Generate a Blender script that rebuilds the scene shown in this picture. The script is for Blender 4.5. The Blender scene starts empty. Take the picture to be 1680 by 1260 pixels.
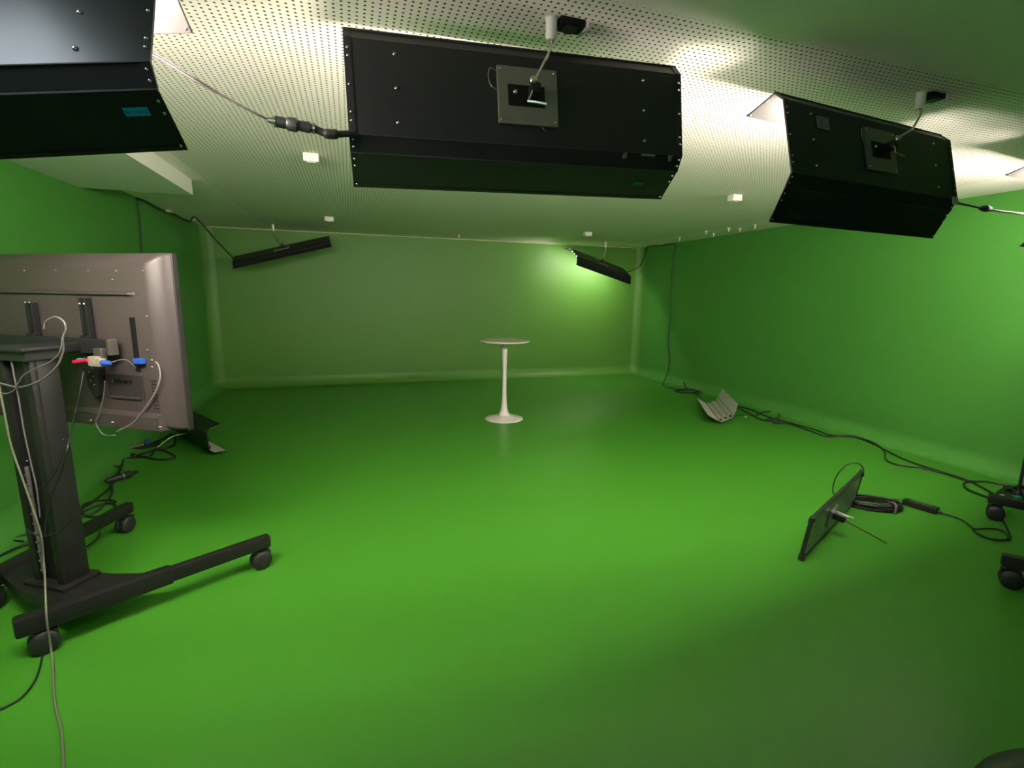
import bpy, bmesh, math, random
from mathutils import Vector, Matrix
random.seed(4)
PI = math.pi
C = bpy.context.scene.collection
sc = bpy.context.scene

# ------------------------------------------------------------------ camera
F_PX, YAW, PITCH, ROLL = 806.9, 0.3138, 0.1785, 0.0152
EYE = Vector((0, 0, 1.65))
_f = Vector((math.sin(YAW)*math.cos(PITCH), math.cos(YAW)*math.cos(PITCH), -math.sin(PITCH)))
_r = Vector((math.cos(YAW), -math.sin(YAW), 0)); _u = _r.cross(_f)
CR = _r*math.cos(ROLL) + _u*math.sin(ROLL)
CU = -_r*math.sin(ROLL) + _u*math.cos(ROLL)
cam = bpy.data.cameras.new('camera'); camo = bpy.data.objects.new('camera', cam); C.objects.link(camo)
M = Matrix((CR, CU, -_f)).transposed().to_4x4(); M.translation = EYE
camo.matrix_world = M
cam.sensor_width = 36; cam.lens = F_PX/1680*36; cam.clip_start = 0.02; cam.clip_end = 60
sc.camera = camo

# ------------------------------------------------------------------ world, exposure
w = bpy.data.worlds.new('world'); sc.world = w; w.use_nodes = True
w.node_tree.nodes['Background'].inputs[0].default_value = (0.5, 0.55, 0.6, 1)
w.node_tree.nodes['Background'].inputs[1].default_value = 0.02
sc.view_settings.view_transform = 'Standard'; sc.view_settings.look = 'None'
sc.view_settings.exposure = 0.0; sc.view_settings.gamma = 1.0
sc.view_settings.use_curve_mapping = False
TUBE_COL = (1.0, 0.90, 0.80)
POWER = {'left': 160.0, 'mid': 88.0, 'right': 138.0, 'far': 44.0, 'side': 116.0}
ADDED_LIGHT = (0.80, 0.92, 1.0), 14.0  # colour and strength of the added, unseen ceiling lamp

# ------------------------------------------------------------------ helpers
def ray(x, y): return _f + CR*((x-840)/F_PX) - CU*((y-630)/F_PX)
def on_plane(x, y, p0, n):
    d = ray(x, y); t = (Vector(p0)-EYE).dot(Vector(n))/d.dot(Vector(n)); return EYE + d*t
def at_z(x, y, z=0.0): return on_plane(x, y, (0, 0, z), (0, 0, 1))
def at_x(x, y, X): return on_plane(x, y, (X, 0, 0), (1, 0, 0))
def at_y(x, y, Y): return on_plane(x, y, (0, Y, 0), (0, 1, 0))

MATS = {}
def mat(name, col, rough=0.5, metal=0.0, spec=0.5, noise=0.0, nscale=8.0, bump=0.0, bscale=60.0, emit=None, estr=0, rvar=0.0, coat=0.0):
    if name in MATS: return MATS[name]
    m = bpy.data.materials.new(name); m.use_nodes = True; nt = m.node_tree; b = nt.nodes['Principled BSDF']
    b.inputs['Base Color'].default_value = (*col, 1); b.inputs['Roughness'].default_value = rough
    b.inputs['Metallic'].default_value = metal; b.inputs['Specular IOR Level'].default_value = spec
    b.inputs['Coat Weight'].default_value = coat
    tc = nt.nodes.new('ShaderNodeTexCoord')
    if noise or rvar:
        n = nt.nodes.new('ShaderNodeTexNoise'); n.inputs['Scale'].default_value = nscale; n.inputs['Detail'].default_value = 4
        nt.links.new(tc.outputs['Object'], n.inputs['Vector'])
        if noise:
            mx = nt.nodes.new('ShaderNodeMix'); mx.data_type = 'RGBA'
            mx.inputs[6].default_value = (*[c*(1-noise) for c in col], 1); mx.inputs[7].default_value = (*[min(1, c*(1+noise)) for c in col], 1)
            nt.links.new(n.outputs['Fac'], mx.inputs[0]); nt.links.new(mx.outputs[2], b.inputs['Base Color'])
        if rvar:
            mr = nt.nodes.new('ShaderNodeMapRange'); mr.inputs[3].default_value = rough-rvar; mr.inputs[4].default_value = rough+rvar
            nt.links.new(n.outputs['Fac'], mr.inputs[0]); nt.links.new(mr.outputs[0], b.inputs['Roughness'])
    if bump:
        n2 = nt.nodes.new('ShaderNodeTexNoise'); n2.inputs['Scale'].default_value = bscale
        nt.links.new(tc.outputs['Object'], n2.inputs['Vector'])
        bp = nt.nodes.new('ShaderNodeBump'); bp.inputs['Strength'].default_value = bump; bp.inputs['Distance'].default_value = 0.002
        nt.links.new(n2.outputs['Fac'], bp.inputs['Height']); nt.links.new(bp.outputs[0], b.inputs['Normal'])
    if emit:
        b.inputs['Emission Color'].default_value = (*emit, 1); b.inputs['Emission Strength'].default_value = estr
    MATS[name] = m; return m

FLOOR = mat('green_floor_vinyl', (0.046, 0.212, 0.016), 0.36, spec=0.4, noise=0.05, nscale=0.8, bump=0.03, bscale=150, rvar=0.03)
WALL = mat('green_wall_paint', (0.058, 0.232, 0.034), 0.45, spec=0.35, noise=0.03, nscale=1.2, bump=0.05, bscale=220)
BACKWALL = mat('green_back_wall_paint', (0.080, 0.222, 0.030), 0.45, spec=0.35, noise=0.03, nscale=1.0, bump=0.05, bscale=220)
BLACKMETAL = mat('black_powder_coated_sheet', (0.013, 0.013, 0.014), 0.40, spec=0.4, noise=0.1, nscale=3, rvar=0.04)
SILVER = mat('silver_reflector', (0.50, 0.47, 0.45), 0.42, metal=0.0, noise=0.04)
RIVET = mat('rivet_steel', (0.55, 0.55, 0.57), 0.25, metal=1.0)
CHROME = mat('chrome', (0.75, 0.74, 0.72), 0.18, metal=1.0)
DOORIN = mat('darkened_door_lining', (0.045, 0.041, 0.039), 0.5, noise=0.05)  # silver lining darkened in colour to hold back the glare of the tubes
PLATE = mat('grey_mount_plate', (0.17, 0.17, 0.13), 0.45, metal=0.3, noise=0.08)
RUBBER = mat('black_rubber', (0.012, 0.012, 0.012), 0.5, noise=0.1)
BLACKPLASTIC = mat('black_plastic', (0.009, 0.009, 0.009), 0.45, spec=0.35, noise=0.1)
CABLE = mat('black_cable', (0.010, 0.014, 0.010), 0.45)
GREYCABLE = mat('grey_cable', (0.10, 0.097, 0.088), 0.4)
BROWNCABLE = mat('dark_grey_cable', (0.035, 0.03, 0.028), 0.4)
CEILW = mat('white_plastic', (0.78, 0.77, 0.70), 0.4)
TVBACK = mat('grey_brown_plastic', (0.045, 0.036, 0.034), 0.42, noise=0.07, nscale=5, bump=0.12, bscale=400)
TVDARK = mat('dark_tv_recess', (0.006, 0.006, 0.006), 0.5, spec=0.2)  # near-black puts the shade inside slots, recesses and vents into the colour
CART = mat('black_cart_metal', (0.010, 0.010, 0.009), 0.42, spec=0.35, noise=0.08)
WHITEMETAL = mat('white_lacquer', (0.74, 0.67, 0.62), 0.3, noise=0.02)
TABLETOP = mat('cream_table_top', (0.50, 0.45, 0.34), 0.35, noise=0.03)
TAPE = mat('blue_tape', (0.01, 0.33, 0.60), 0.5)
TEALTAPE = mat('dark_teal_tape', (0.01, 0.10, 0.10), 0.5)
INK = mat('ink', (0.01, 0.03, 0.10), 0.6)
PAPER = mat('grey_paper_label', (0.20, 0.20, 0.20), 0.5)
TUBE_OFF = mat('unlit_tube_glass', (0.60, 0.55, 0.42), 0.15, spec=0.6)
BLUEPLUG = mat('blue_plug', (0.015, 0.07, 0.33), 0.4)
REDPLUG = mat('red_plug', (0.48, 0.012, 0.04), 0.4)
YELLOW = mat('yellow_brass_plug', (0.65, 0.48, 0.04), 0.3, metal=0.4)
PANELBACK = mat('brushed_dark_panel', (0.26, 0.27, 0.22), 0.38, metal=0.5, noise=0.1)
DIFFUSER = mat('white_diffuser', (0.8, 0.8, 0.78), 0.4)
TEAL = mat('teal_plastic', (0.01, 0.30, 0.22), 0.4)

def new_obj(name, bm, mats, parent=None, smooth=False):
    me = bpy.data.meshes.new(name); bm.normal_update(); bm.to_mesh(me); bm.free()
    if not isinstance(mats, (list, tuple)): mats = [mats]
    for m in mats: me.materials.append(m)
    if smooth:
        for p in me.polygons: p.use_smooth = True
        if smooth != 'all':
            me.set_sharp_from_angle(angle=math.radians(38))
    o = bpy.data.objects.new(name, me); C.objects.link(o)
    if parent: o.parent = parent
    return o
def pieces(name, bm, mats, parent=None, smooth=False):
    '''one object per loose piece of bm'''
    bm.verts.index_update(); seen = set(); out = []
    for v0 in list(bm.verts):
        if v0 in seen: continue
        st = [v0]; isl = []; seen.add(v0)
        while st:
            v = st.pop(); isl.append(v)
            for e in v.link_edges:
                w_ = e.other_vert(v)
                if w_ not in seen: seen.add(w_); st.append(w_)
        b2 = bmesh.new(); mp = {v: b2.verts.new(v.co) for v in isl}
        fs = {f for v in isl for f in v.link_faces}
        for f in sorted(fs, key=lambda f: f.index): b2.faces.new([mp[v] for v in f.verts]).material_index = f.material_index
        out.append(new_obj(name, b2, mats, parent, smooth))
    bm.free(); return out
def tag(o, label, cat, group=None, kind=None):
    o['label'] = label; o['category'] = cat
    if group: o['group'] = group
    if kind: o['kind'] = kind
    return o
def thing(name, label, cat, loc=(0, 0, 0), rz=0, group=None, matrix=None):
    o = bpy.data.objects.new(name, None); C.objects.link(o); o.empty_display_size = 0.1
    if matrix is not None: o.matrix_world = matrix
    else: o.location = loc; o.rotation_euler = (0, 0, rz)
    return tag(o, label, cat, group)
def struct(name, bm, m, smooth=False):
    o = new_obj(name, bm, m, None, smooth); o['kind'] = 'structure'; return o

def box(bm, c, s, rot=None, bev=0.0, mi=0, seg=2):
    r = bmesh.ops.create_cube(bm, size=1.0); vs = r['verts']
    fs = set(f for v in vs for f in v.link_faces)
    for v in vs: v.co = Vector((v.co.x*s[0], v.co.y*s[1], v.co.z*s[2]))
    if bev:
        es = list({e for v in vs for e in v.link_edges})
        g = bmesh.ops.bevel(bm, geom=es, offset=bev, segments=seg, affect='EDGES', profile=0.6)
        vs = list({v for f in g['faces'] for v in f.verts} | {v for v in vs if v.is_valid})
        fs = {f for v in vs for f in v.link_faces}
    T = (rot.to_4x4() if rot else Matrix.Identity(4))
    for v in vs: v.co = T @ v.co + Vector(c)
    for f in fs: f.material_index = mi
    return vs
def beam(bm, a, b, wdt, hgt, bev=0.0, up=(0, 0, 1), mi=0):
    a = Vector(a); b = Vector(b); y = (b-a).normalized(); x = y.cross(Vector(up)).normalized(); z = x.cross(y)
    box(bm, (a+b)/2, (wdt, (b-a).length, hgt), Matrix((x, y, z)).transposed(), bev, mi)
def lathe(bm, prof, n=32, mi=0, Mx=None, caps=True):
    rings = []
    for r, z in prof:
        rings.append([bm.verts.new((r*math.cos(2*PI*i/n), r*math.sin(2*PI*i/n), z)) for i in range(n)])
    for a, b in zip(rings, rings[1:]):
        for i in range(n):
            f = bm.faces.new((a[i], a[(i+1) % n], b[(i+1) % n], b[i])); f.material_index = mi
    if caps:
        bm.faces.new(list(reversed(rings[0]))).material_index = mi; bm.faces.new(rings[-1]).material_index = mi
    if Mx:
        for rr in rings:
            for v in rr: v.co = Mx @ v.co
def axis_mat(a, d):
    d = Vector(d).normalized(); q = Vector((0, 0, 1)).rotation_difference(d)
    return Matrix.Translation(Vector(a)) @ q.to_matrix().to_4x4()
def cyl(bm, a, b, r, n=12, mi=0, r2=None):
    a = Vector(a); b = Vector(b); L = (b-a).length
    lathe(bm, [(r, 0), (r2 if r2 is not None else r, L)], n, mi, axis_mat(a, b-a))
def dome(bm, c, d, r, n=8, mi=0):
    lathe(bm, [(r, 0), (r*0.85, r*0.45), (r*0.4, r*0.75)], n, mi, axis_mat(c, d))
def smooth_pts(pts, k=6, closed=False):
    P = [Vector(p) for p in pts]; out = []; n = len(P)
    rng = range(n) if closed else range(n-1)
    for i in rng:
        p0 = P[(i-1) % n] if (closed or i > 0) else P[0]; p1 = P[i]; p2 = P[(i+1) % n]
        p3 = P[(i+2) % n] if (closed or i+2 < n) else P[-1]
        for j in range(k):
            t = j/k
            out.append(0.5*((2*p1)+(p2-p0)*t+(2*p0-5*p1+4*p2-p3)*t*t+(-p0+3*p1-3*p2+p3)*t**3))
    if not closed: out.append(P[-1])
    return out
def tube(bm, pts, r, n=8, mi=0, k=6, closed=False, smooth=True):
    P = smooth_pts(pts, k, closed) if smooth else [Vector(p) for p in pts]
    rings = []; N = len(P); prev = None
    for i in range(N):
        t = (P[(i+1) % N]-P[(i-1) % N]) if closed else (P[min(i+1, N-1)]-P[max(i-1, 0)])
        if t.length < 1e-7: t = Vector((0, 0, 1))
        t.normalize()
        if prev is None:
            x = t.cross(Vector((0, 0, 1)))
            if x.length < 0.05: x = t.cross(Vector((1, 0, 0)))
        else: x = prev - t*prev.dot(t)
        x.normalize(); prev = x; y = t.cross(x)
        rr = r[min(i//k, len(r)-1)] if isinstance(r, (list, tuple)) else r
        rings.append([bm.verts.new(P[i]+(x*math.cos(2*PI*j/n)+y*math.sin(2*PI*j/n))*rr) for j in range(n)])
    m = N if closed else N-1
    for i in range(m):
        a = rings[i]; b = rings[(i+1) % N]
        for j in range(n): bm.faces.new((a[j], a[(j+1) % n], b[(j+1) % n], b[j])).material_index = mi
    if not closed:
        bm.faces.new(list(reversed(rings[0]))).material_index = mi; bm.faces.new(rings[-1]).material_index = mi
def prism(bm, poly, z0, z1, mi=0):
    a = [bm.verts.new((x, y, z0)) for x, y in poly]; b = [bm.verts.new((x, y, z1)) for x, y in poly]
    n = len(poly); fs = [bm.faces.new(list(reversed(a))), bm.faces.new(b)]
    for i in range(n): fs.append(bm.faces.new((a[i], a[(i+1) % n], b[(i+1) % n], b[i])))
    for f in fs: f.material_index = mi
def B(): return bmesh.new()

# ------------------------------------------------------------------ room shell
XL, XR, YB, YF, H = -2.29, 5.95, 9.47, -1.6, 2.684
CV = 0.17
def slab(name, c, s, m):
    bm = B(); box(bm, c, s); return struct(name, bm, m)
slab('floor', ((XL+XR)/2, (YF+YB)/2, -0.05), (XR-XL+0.4, YB-YF+0.4, 0.1), FLOOR)
slab('wall_back', ((XL+XR)/2, YB+0.1, H/2), (XR-XL+0.4, 0.2, H+0.2), BACKWALL)
slab('wall_left', (XL-0.1, (YF+YB)/2, H/2), (0.2, YB-YF, H+0.2), WALL)
slab('wall_right', (XR+0.1, (YF+YB)/2, H/2), (0.2, YB-YF, H+0.2), WALL)
slab('wall_front', ((XL+XR)/2, YF-0.1, H/2), (XR-XL+0.4, 0.2, H+0.2), mat('grey_wall_paint', (0.45, 0.46, 0.46), 0.6, noise=0.03))
# the cove mouldings: quarter-round fillets where wall meets floor and wall meets wall
def arc(n=8, r=CV): return [(r-r*math.sin(t*PI/2/n), r-r*math.cos(t*PI/2/n)) for t in range(n+1)]  # (offset from wall, height)
def cove(name, p0, p1, inward, m, r=CV):
    bm = B(); p0 = Vector(p0); p1 = Vector(p1); inn = Vector(inward); n = 8
    pts = []
    for t in range(n+1):
        a = t*PI/2/n; pts.append((r-r*math.sin(a)+0.0005, r-r*math.cos(a)+0.0005))
    A = [bm.verts.new(p0+inn*o+Vector((0, 0, h))) for o, h in pts]; D = [bm.verts.new(p1+inn*o+Vector((0, 0, h))) for o, h in pts]
    for i in range(n): bm.faces.new((A[i], A[i+1], D[i+1], D[i]))
    bmesh.ops.recalc_face_normals(bm, faces=bm.faces)
    return struct(name, bm, m, 'all')
COVE = WALL
cove('trim_1', (XL, YF, 0), (XL, YB-CV, 0), (1, 0, 0), COVE)
cove('trim_2', (XR, YF, 0), (XR, YB-CV, 0), (-1, 0, 0), COVE)
cove('trim_3', (XL+CV, YB, 0), (XR-CV, YB, 0), (0, -1, 0), BACKWALL)
def corner(name, x, sx, m, r=0.13, z0=CV):
    bm = B(); n = 8; A = []; D = []
    for t in range(n+1):
        a = t*PI/2/n; ox, oy = r-r*math.sin(a)+0.0005, r-r*math.cos(a)+0.0005
        A.append(bm.verts.new((x+sx*ox, YB-oy, z0))); D.append(bm.verts.new((x+sx*ox, YB-oy, H)))
    for i in range(n): bm.faces.new((A[i], A[i+1], D[i+1], D[i]))
    struct(name, bm, m, 'all')
corner('trim_4', XL, 1, BACKWALL, CV); corner('trim_5', XR, -1, BACKWALL, CV)
def ball_corner(name, x, sx):
    bm = B(); n = 8; c = Vector((x+sx*CV, YB-CV, CV)); g = []
    for i in range(n+1):
        th = i*PI/2/n; row = []
        for j in range(n+1):
            ph = j*PI/2/n
            d = Vector((-sx*math.cos(th)*math.cos(ph), math.sin(th)*math.cos(ph), -math.sin(ph)))
            row.append(bm.verts.new(c+d*(CV-0.0005)))
        g.append(row)
    for i in range(n):
        for j in range(n): bm.faces.new((g[i][j], g[i+1][j], g[i+1][j+1], g[i][j+1]))
    bmesh.ops.remove_doubles(bm, verts=bm.verts, dist=1e-5)
    struct(name, bm, BACKWALL, 'all')
ball_corner('trim_6', XL, 1); ball_corner('trim_7', XR, -1)

# ceiling: perforated plasterboard, square grid of holes 27.5 mm apart, with a plain margin
def ceiling_mat():
    m = bpy.data.materials.new('perforated_white_ceiling'); m.use_nodes = True; nt = m.node_tree; b = nt.nodes['Principled BSDF']
    L = nt.links.new
    tc = nt.nodes.new('ShaderNodeTexCoord'); sp = nt.nodes.new('ShaderNodeSeparateXYZ'); L(tc.outputs['Object'], sp.inputs[0])
    def mth(op, a, bb=None, c=None):
        n = nt.nodes.new('ShaderNodeMath'); n.operation = op
        for i, v in enumerate((a, bb, c)):
            if v is None: continue
            if isinstance(v, (int, float)): n.inputs[i].default_value = v
            else: L(v, n.inputs[i])
        return n.outputs[0]
    P = 0.0275
    def cell(o, ph): return mth('SUBTRACT', mth('FRACT', mth('DIVIDE', mth('SUBTRACT', o, ph-P/2), P)), 0.5)
    cx = cell(sp.outputs[0], 0.0075); cy = cell(sp.outputs[1], 0.0250)
    d = mth('SQRT', mth('ADD', mth('MULTIPLY', cx, cx), mth('MULTIPLY', cy, cy)))
    hole = mth('LESS_THAN', d, 0.188)
    for o, lim, op in ((sp.outputs[1], 1.76, 'GREATER_THAN'), (sp.outputs[0], -1.27, 'GREATER_THAN'), (sp.outputs[0], 5.3, 'LESS_THAN'), (sp.outputs[1], 9.1, 'LESS_THAN')):
        hole = mth('MULTIPLY', hole, mth(op, o, lim))
    mx = nt.nodes.new('ShaderNodeMix'); mx.data_type = 'RGBA'
    mx.inputs[6].default_value = (0.93, 0.87, 0.78, 1); mx.inputs[7].default_value = (0.06, 0.06, 0.05, 1)  # second colour paints the shade inside the holes as dark dots
    L(hole, mx.inputs[0]); L(mx.outputs[2], b.inputs['Base Color'])
    b.inputs['Roughness'].default_value = 0.7; b.inputs['Specular IOR Level'].default_value = 0.2
    inv = mth('SUBTRACT', 1.0, hole)
    bp = nt.nodes.new('ShaderNodeBump'); bp.inputs['Strength'].default_value = 0.4; bp.inputs['Distance'].default_value = 0.003
    L(inv, bp.inputs['Height']); L(bp.outputs[0], b.inputs['Normal'])
    return m
slab('ceiling', ((XL+XR)/2, (YF+YB)/2, H+0.1), (XR-XL+0.4, YB-YF+0.4, 0.2), ceiling_mat())
o = bpy.data.objects['ceiling']; off = Vector((0, 0, H))    # object space = room space in x and y already
# soffit box along the left wall
bm = B(); box(bm, ((XL-1.40)/2, (YF+5.64)/2, (2.545+H)/2), (1.40*-1-XL, 5.64-YF, H-2.545))
struct('trim_8', bm, mat('soffit_paint', (0.85, 0.82, 0.76), 0.6, noise=0.02))
# thin shadow-gap profile where the back wall meets the ceiling
bm = B(); box(bm, ((XL+XR)/2, YB-0.006, H-0.008), (XR-XL, 0.012, 0.016)); struct('trim_9', bm, mat('trim_paint', (0.42, 0.45, 0.25), 0.5))

# ------------------------------------------------------------------ studio lights
def pose(c, ya, ti, ro):
    Mx = Matrix.Rotation(ya, 4, 'Z') @ Matrix.Rotation(ti, 4, 'X') @ Matrix.Rotation(ro, 4, 'Y')
    return Matrix.Translation(Vector(c)) @ Mx
def studio_light(label, group, matrix, W=1.30, Hb=0.321, fa=0.036, fb=0.048, Lf=0.149, a_bot=0.5, a_top=-0.1, power=0, tubes=4, plate=True, detail=True, Lf2=None):
    t = thing('studio_light', label, 'studio light', matrix=matrix, group=group)
    h = W/2; th = 0.004; FB = Hb/2+fb
    # housing: folded tray, black outside, silver inside, with end caps
    prof = [(fa, -FB), (0, -Hb/2), (0, Hb/2), (fa, FB)]
    prin = [(fa+0.001, -FB+0.006), (th, -Hb/2+0.003), (th, Hb/2-0.003), (fa+0.001, FB-0.006)]
    bm = B()
    def strip(pr, mi, flip):
        A = [bm.verts.new((-h, y, z)) for y, z in pr]; D = [bm.verts.new((h, y, z)) for y, z in pr]
        for i in range(3):
            f = (A[i], D[i], D[i+1], A[i+1]); fc = bm.faces.new(f if not flip else tuple(reversed(f))); fc.material_index = mi
        return A, D
    A1, D1 = strip(prof, 0, False); A2, D2 = strip(prin, 1, True)
    for P_, Q_ in ((A1, A2), (D1, D2)):
        for i in range(3): bm.faces.new((P_[i], P_[i+1], Q_[i+1], Q_[i])).material_index = 0
    for i in (0, 3): bm.faces.new((A1[i], A2[i], D2[i], D1[i])).material_index = 0
    for s in (-1, 1):
        # folded end flange
        for (y0, z0), (y1, z1) in zip(prof, prof[1:]):
            box(bm, (s*(h-0.012), (y0+y1)/2-0.0012, (z0+z1)/2), (0.024, 0.003, math.hypot(y1-y0, z1-z0)+0.001), Matrix.Rotation(-math.atan2(y1-y0, z1-z0), 3, 'X'))
    new_obj('housing', bm, [BLACKMETAL, SILVER], t)
    # barn doors
    for s, ang, lf in ((-1, a_bot, Lf), (1, a_top, Lf2 or Lf)):
        d = Vector((0, math.cos(ang), s*math.sin(ang))); nrm = Vector((0, math.sin(ang), -s*math.cos(ang)))  # inner side
        p0 = Vector((0, fa, s*FB)); bm = B()
        R3 = Matrix((Vector((1, 0, 0)), d, Vector((1, 0, 0)).cross(d))).transposed()
        box(bm, p0+d*(lf/2), (W, lf, 0.003), R3, mi=0)
        box(bm, p0+d*(lf/2)+nrm*0.003, (W-0.004, lf-0.004, 0.002), R3, mi=1)
        box(bm, p0+d*(lf-0.006)-nrm*0.002, (W, 0.012, 0.004), R3, mi=0)
        dr = new_obj('barn_door', bm, [BLACKMETAL, DOORIN if power else SILVER], t)  # lit lights take the darkened lining, unlit ones the plain silver
        if detail:
            bm = B()
            for x in (-h+0.012, h-0.012):
                for q in (0.16, 0.36, 0.92):
                    dome(bm, p0+d*(lf*q)-nrm*0.0025+Vector((x, 0, 0)), -nrm, 0.0048)
                    dome(bm, p0+d*(lf*q)+nrm*0.004+Vector((x, 0, 0)), nrm, 0.0048)
            rv = new_obj('rivet_row', bm, RIVET, dr, True); rv['kind'] = 'stuff'
        bm = B(); cyl(bm, (-h, fa-0.001, s*FB), (h, fa-0.001, s*FB), 0.0045, 8); new_obj('hinge', bm, BLACKMETAL, t, True)
    if detail:
        bm = B()
        for x in (-h+0.012, h-0.012):
            for z in (0.125, 0.098, 0.004, -0.088, -0.116): dome(bm, (x, -0.003, z), (0, -1, 0), 0.0052)
            for q in (0.3, 0.7):
                dome(bm, (x, fa*q-0.003, -Hb/2-fb*q), (0, -0.8, -0.6), 0.005)
        for x in (-0.482, 0.48):
            for z in (0.12, 0.005, -0.112): dome(bm, (x, -0.0005, z), (0, -1, 0), 0.0068, 10)
        rv = new_obj('rivet_row', bm, RIVET, t, True); rv['kind'] = 'stuff'
        bm = B(); cyl(bm, (-h, -0.001, -Hb/2), (h, -0.001, -Hb/2), 0.0028, 8); new_obj('fold_seam', bm, BLACKMETAL, t, True)
    # tubes with end sockets
    em = TUBE_OFF if not power else mat('lit_tube_%g' % power, (1, 1, 1), 0.5, emit=TUBE_COL, estr=power)
    for i in range(tubes):
        z = (i-(tubes-1)/2)*(Hb*0.88/max(tubes-1, 1))
        bm = B(); cyl(bm, (-h+0.075, 0.026, z), (h-0.075, 0.026, z), 0.0125, 10); tb = new_obj('tube', bm, em, t, True)
        bm = B()
        for s in (-1, 1): box(bm, (s*(h-0.065), 0.018, z), (0.024, 0.026, 0.028), bev=0.003)
        pieces('tube_socket', bm, [BLACKPLASTIC], tb)
    if plate:
        bm = B(); x0, x1, z0, z1 = -0.119, 0.112, -0.089, 0.116
        box(bm, ((x0+x1)/2, -0.006, (z0+z1)/2), (x1-x0, 0.012, z1-z0), bev=0.002)
        pl = new_obj('mount_plate', bm, PLATE, t)
        bm = B(); box(bm, (-0.010, -0.0125, 0.013), (0.142, 0.004, 0.076), bev=0.0015); new_obj('plate_recess', bm, TVDARK, pl)
        bm = B()
        for x in (x0+0.012, x1-0.012):
            for z in (z0+0.013, z1-0.013): dome(bm, (x, -0.012, z), (0, -1, 0), 0.0055)
        pieces('screw', bm, RIVET, pl, True)
        bm = B(); dome(bm, (-0.053, -0.014, 0.024), (0, -1, 0), 0.009, 12); new_obj('bolt', bm, RIVET, pl, True)
        bm = B(); box(bm, (0.012, -0.04, 0.02), (0.035, 0.06, 0.035), bev=0.006)
        lathe(bm, [(0.008, 0), (0.014, 0.004), (0.014, 0.012), (0.008, 0.017)], 12, 1, axis_mat((0.0, -0.071, 0.036), (-0.3, -1, 0.1)))
        pieces('clamp', bm, [BLACKPLASTIC, CHROME], pl, True)
        bm = B(); tube(bm, [(0.0, -0.06, 0.015), (-0.012, -0.07, -0.01), (-0.026, -0.075, -0.036)], 0.0035, 8)
        tube(bm, [(-0.029, -0.075, -0.036), (0.0, -0.077, -0.038), (0.043, -0.078, -0.042)], 0.005, 8); pieces('lever', bm, CHROME, pl, True)
        bm = B(); tube(bm, [(-0.118, -0.004, 0.095), (-0.145, -0.012, 0.10), (-0.154, -0.016, 0.07), (-0.145, -0.012, 0.04), (-0.118, -0.003, 0.028)], 0.0014, 6); new_obj('safety_wire', bm, CHROME, t, True)
        bm = B(); tube(bm, [(0.042, -0.003, -0.088), (0.05, -0.012, -0.100), (0.062, -0.006, -0.108)], 0.0014, 6); new_obj('safety_wire', bm, CHROME, t, True)
    return t
def rod_part(t, world_pts, r=0.0055, m=CHROME, name='suspension_rod'):
    inv = t.matrix_world.inverted()
    bm = B(); tube(bm, [inv @ Vector(p) for p in world_pts], r, 8); return new_obj(name, bm, m, t, True)

M_MID = pose((0.66, 1.8867, 2.3634), -0.0543, -0.1249, -0.0269)
M_RIGHT = pose((2.4356, 1.8553, 2.3385), 0.1153, -0.2388, -0.005)
M_LEFT = pose((-1.0826, 1.6978, 2.2664), -0.2113, -0.4763, -0.1204)
G = 'black overhead studio lights near the camera'
mid = studio_light('large black studio light hanging in the middle of the ceiling, back plate facing camera', None, M_MID, a_bot=0.5146, a_top=-0.1, power=POWER['mid'])
right = studio_light('lit black studio light hanging on the right beside the bright ceiling glow', None, M_RIGHT, a_bot=0.8953, a_top=-0.1245, power=POWER['right'])
left = studio_light('cropped black studio light at the top left with blue tape label', None, M_LEFT, a_bot=0.3473, a_top=-0.3068, power=POWER['left'])
side = studio_light('studio light cut off by the right edge, only its pale door tip showing', None, pose((4.80, 2.13, 2.335), 0.12, -0.24, 0), a_bot=0.6, a_top=-0.12, power=POWER['side'])
# two lights at the far wall
farL = studio_light('unlit black studio light tilted low on its left, hanging by the far wall', None, pose((-1.02, 8.62, 2.42), 0.0, -1.15, 0), a_bot=1.2, a_top=1.2, power=0, plate=True, detail=False, W=1.45, Lf=0.10)
farR = studio_light('lit black studio light tilted down to the right by the far corner', None, pose((4.68, 8.75, 2.30), 0.0, -1.15, 0), a_bot=0.7, a_top=1.0, power=POWER['far'], plate=True, detail=False, W=1.42, Lf=0.11)
def tilt_to(o, px_l, px_r, Y, Y2, tiltx):
    a = at_y(*px_l, Y); b = at_y(*px_r, Y2); c = (a+b)/2; x = (b-a).normalized(); y0 = x.cross(Vector((0, 0, 1))) * -1
    y0 = Vector((0, 1, 0)) - x*x.y; y0.normalize(); z0 = x.cross(y0)
    R3 = Matrix((x, y0, z0)).transposed().to_4x4() @ Matrix.Rotation(tiltx, 4, 'X')
    o.matrix_world = Matrix.Translation(c) @ R3
    return (b-a).length
tilt_to(farL, (387, 424), (537, 391), 8.70, 8.66, -1.25)
tilt_to(farR, (927, 408), (1040, 451), 8.55, 8.98, -1.05)

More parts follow.
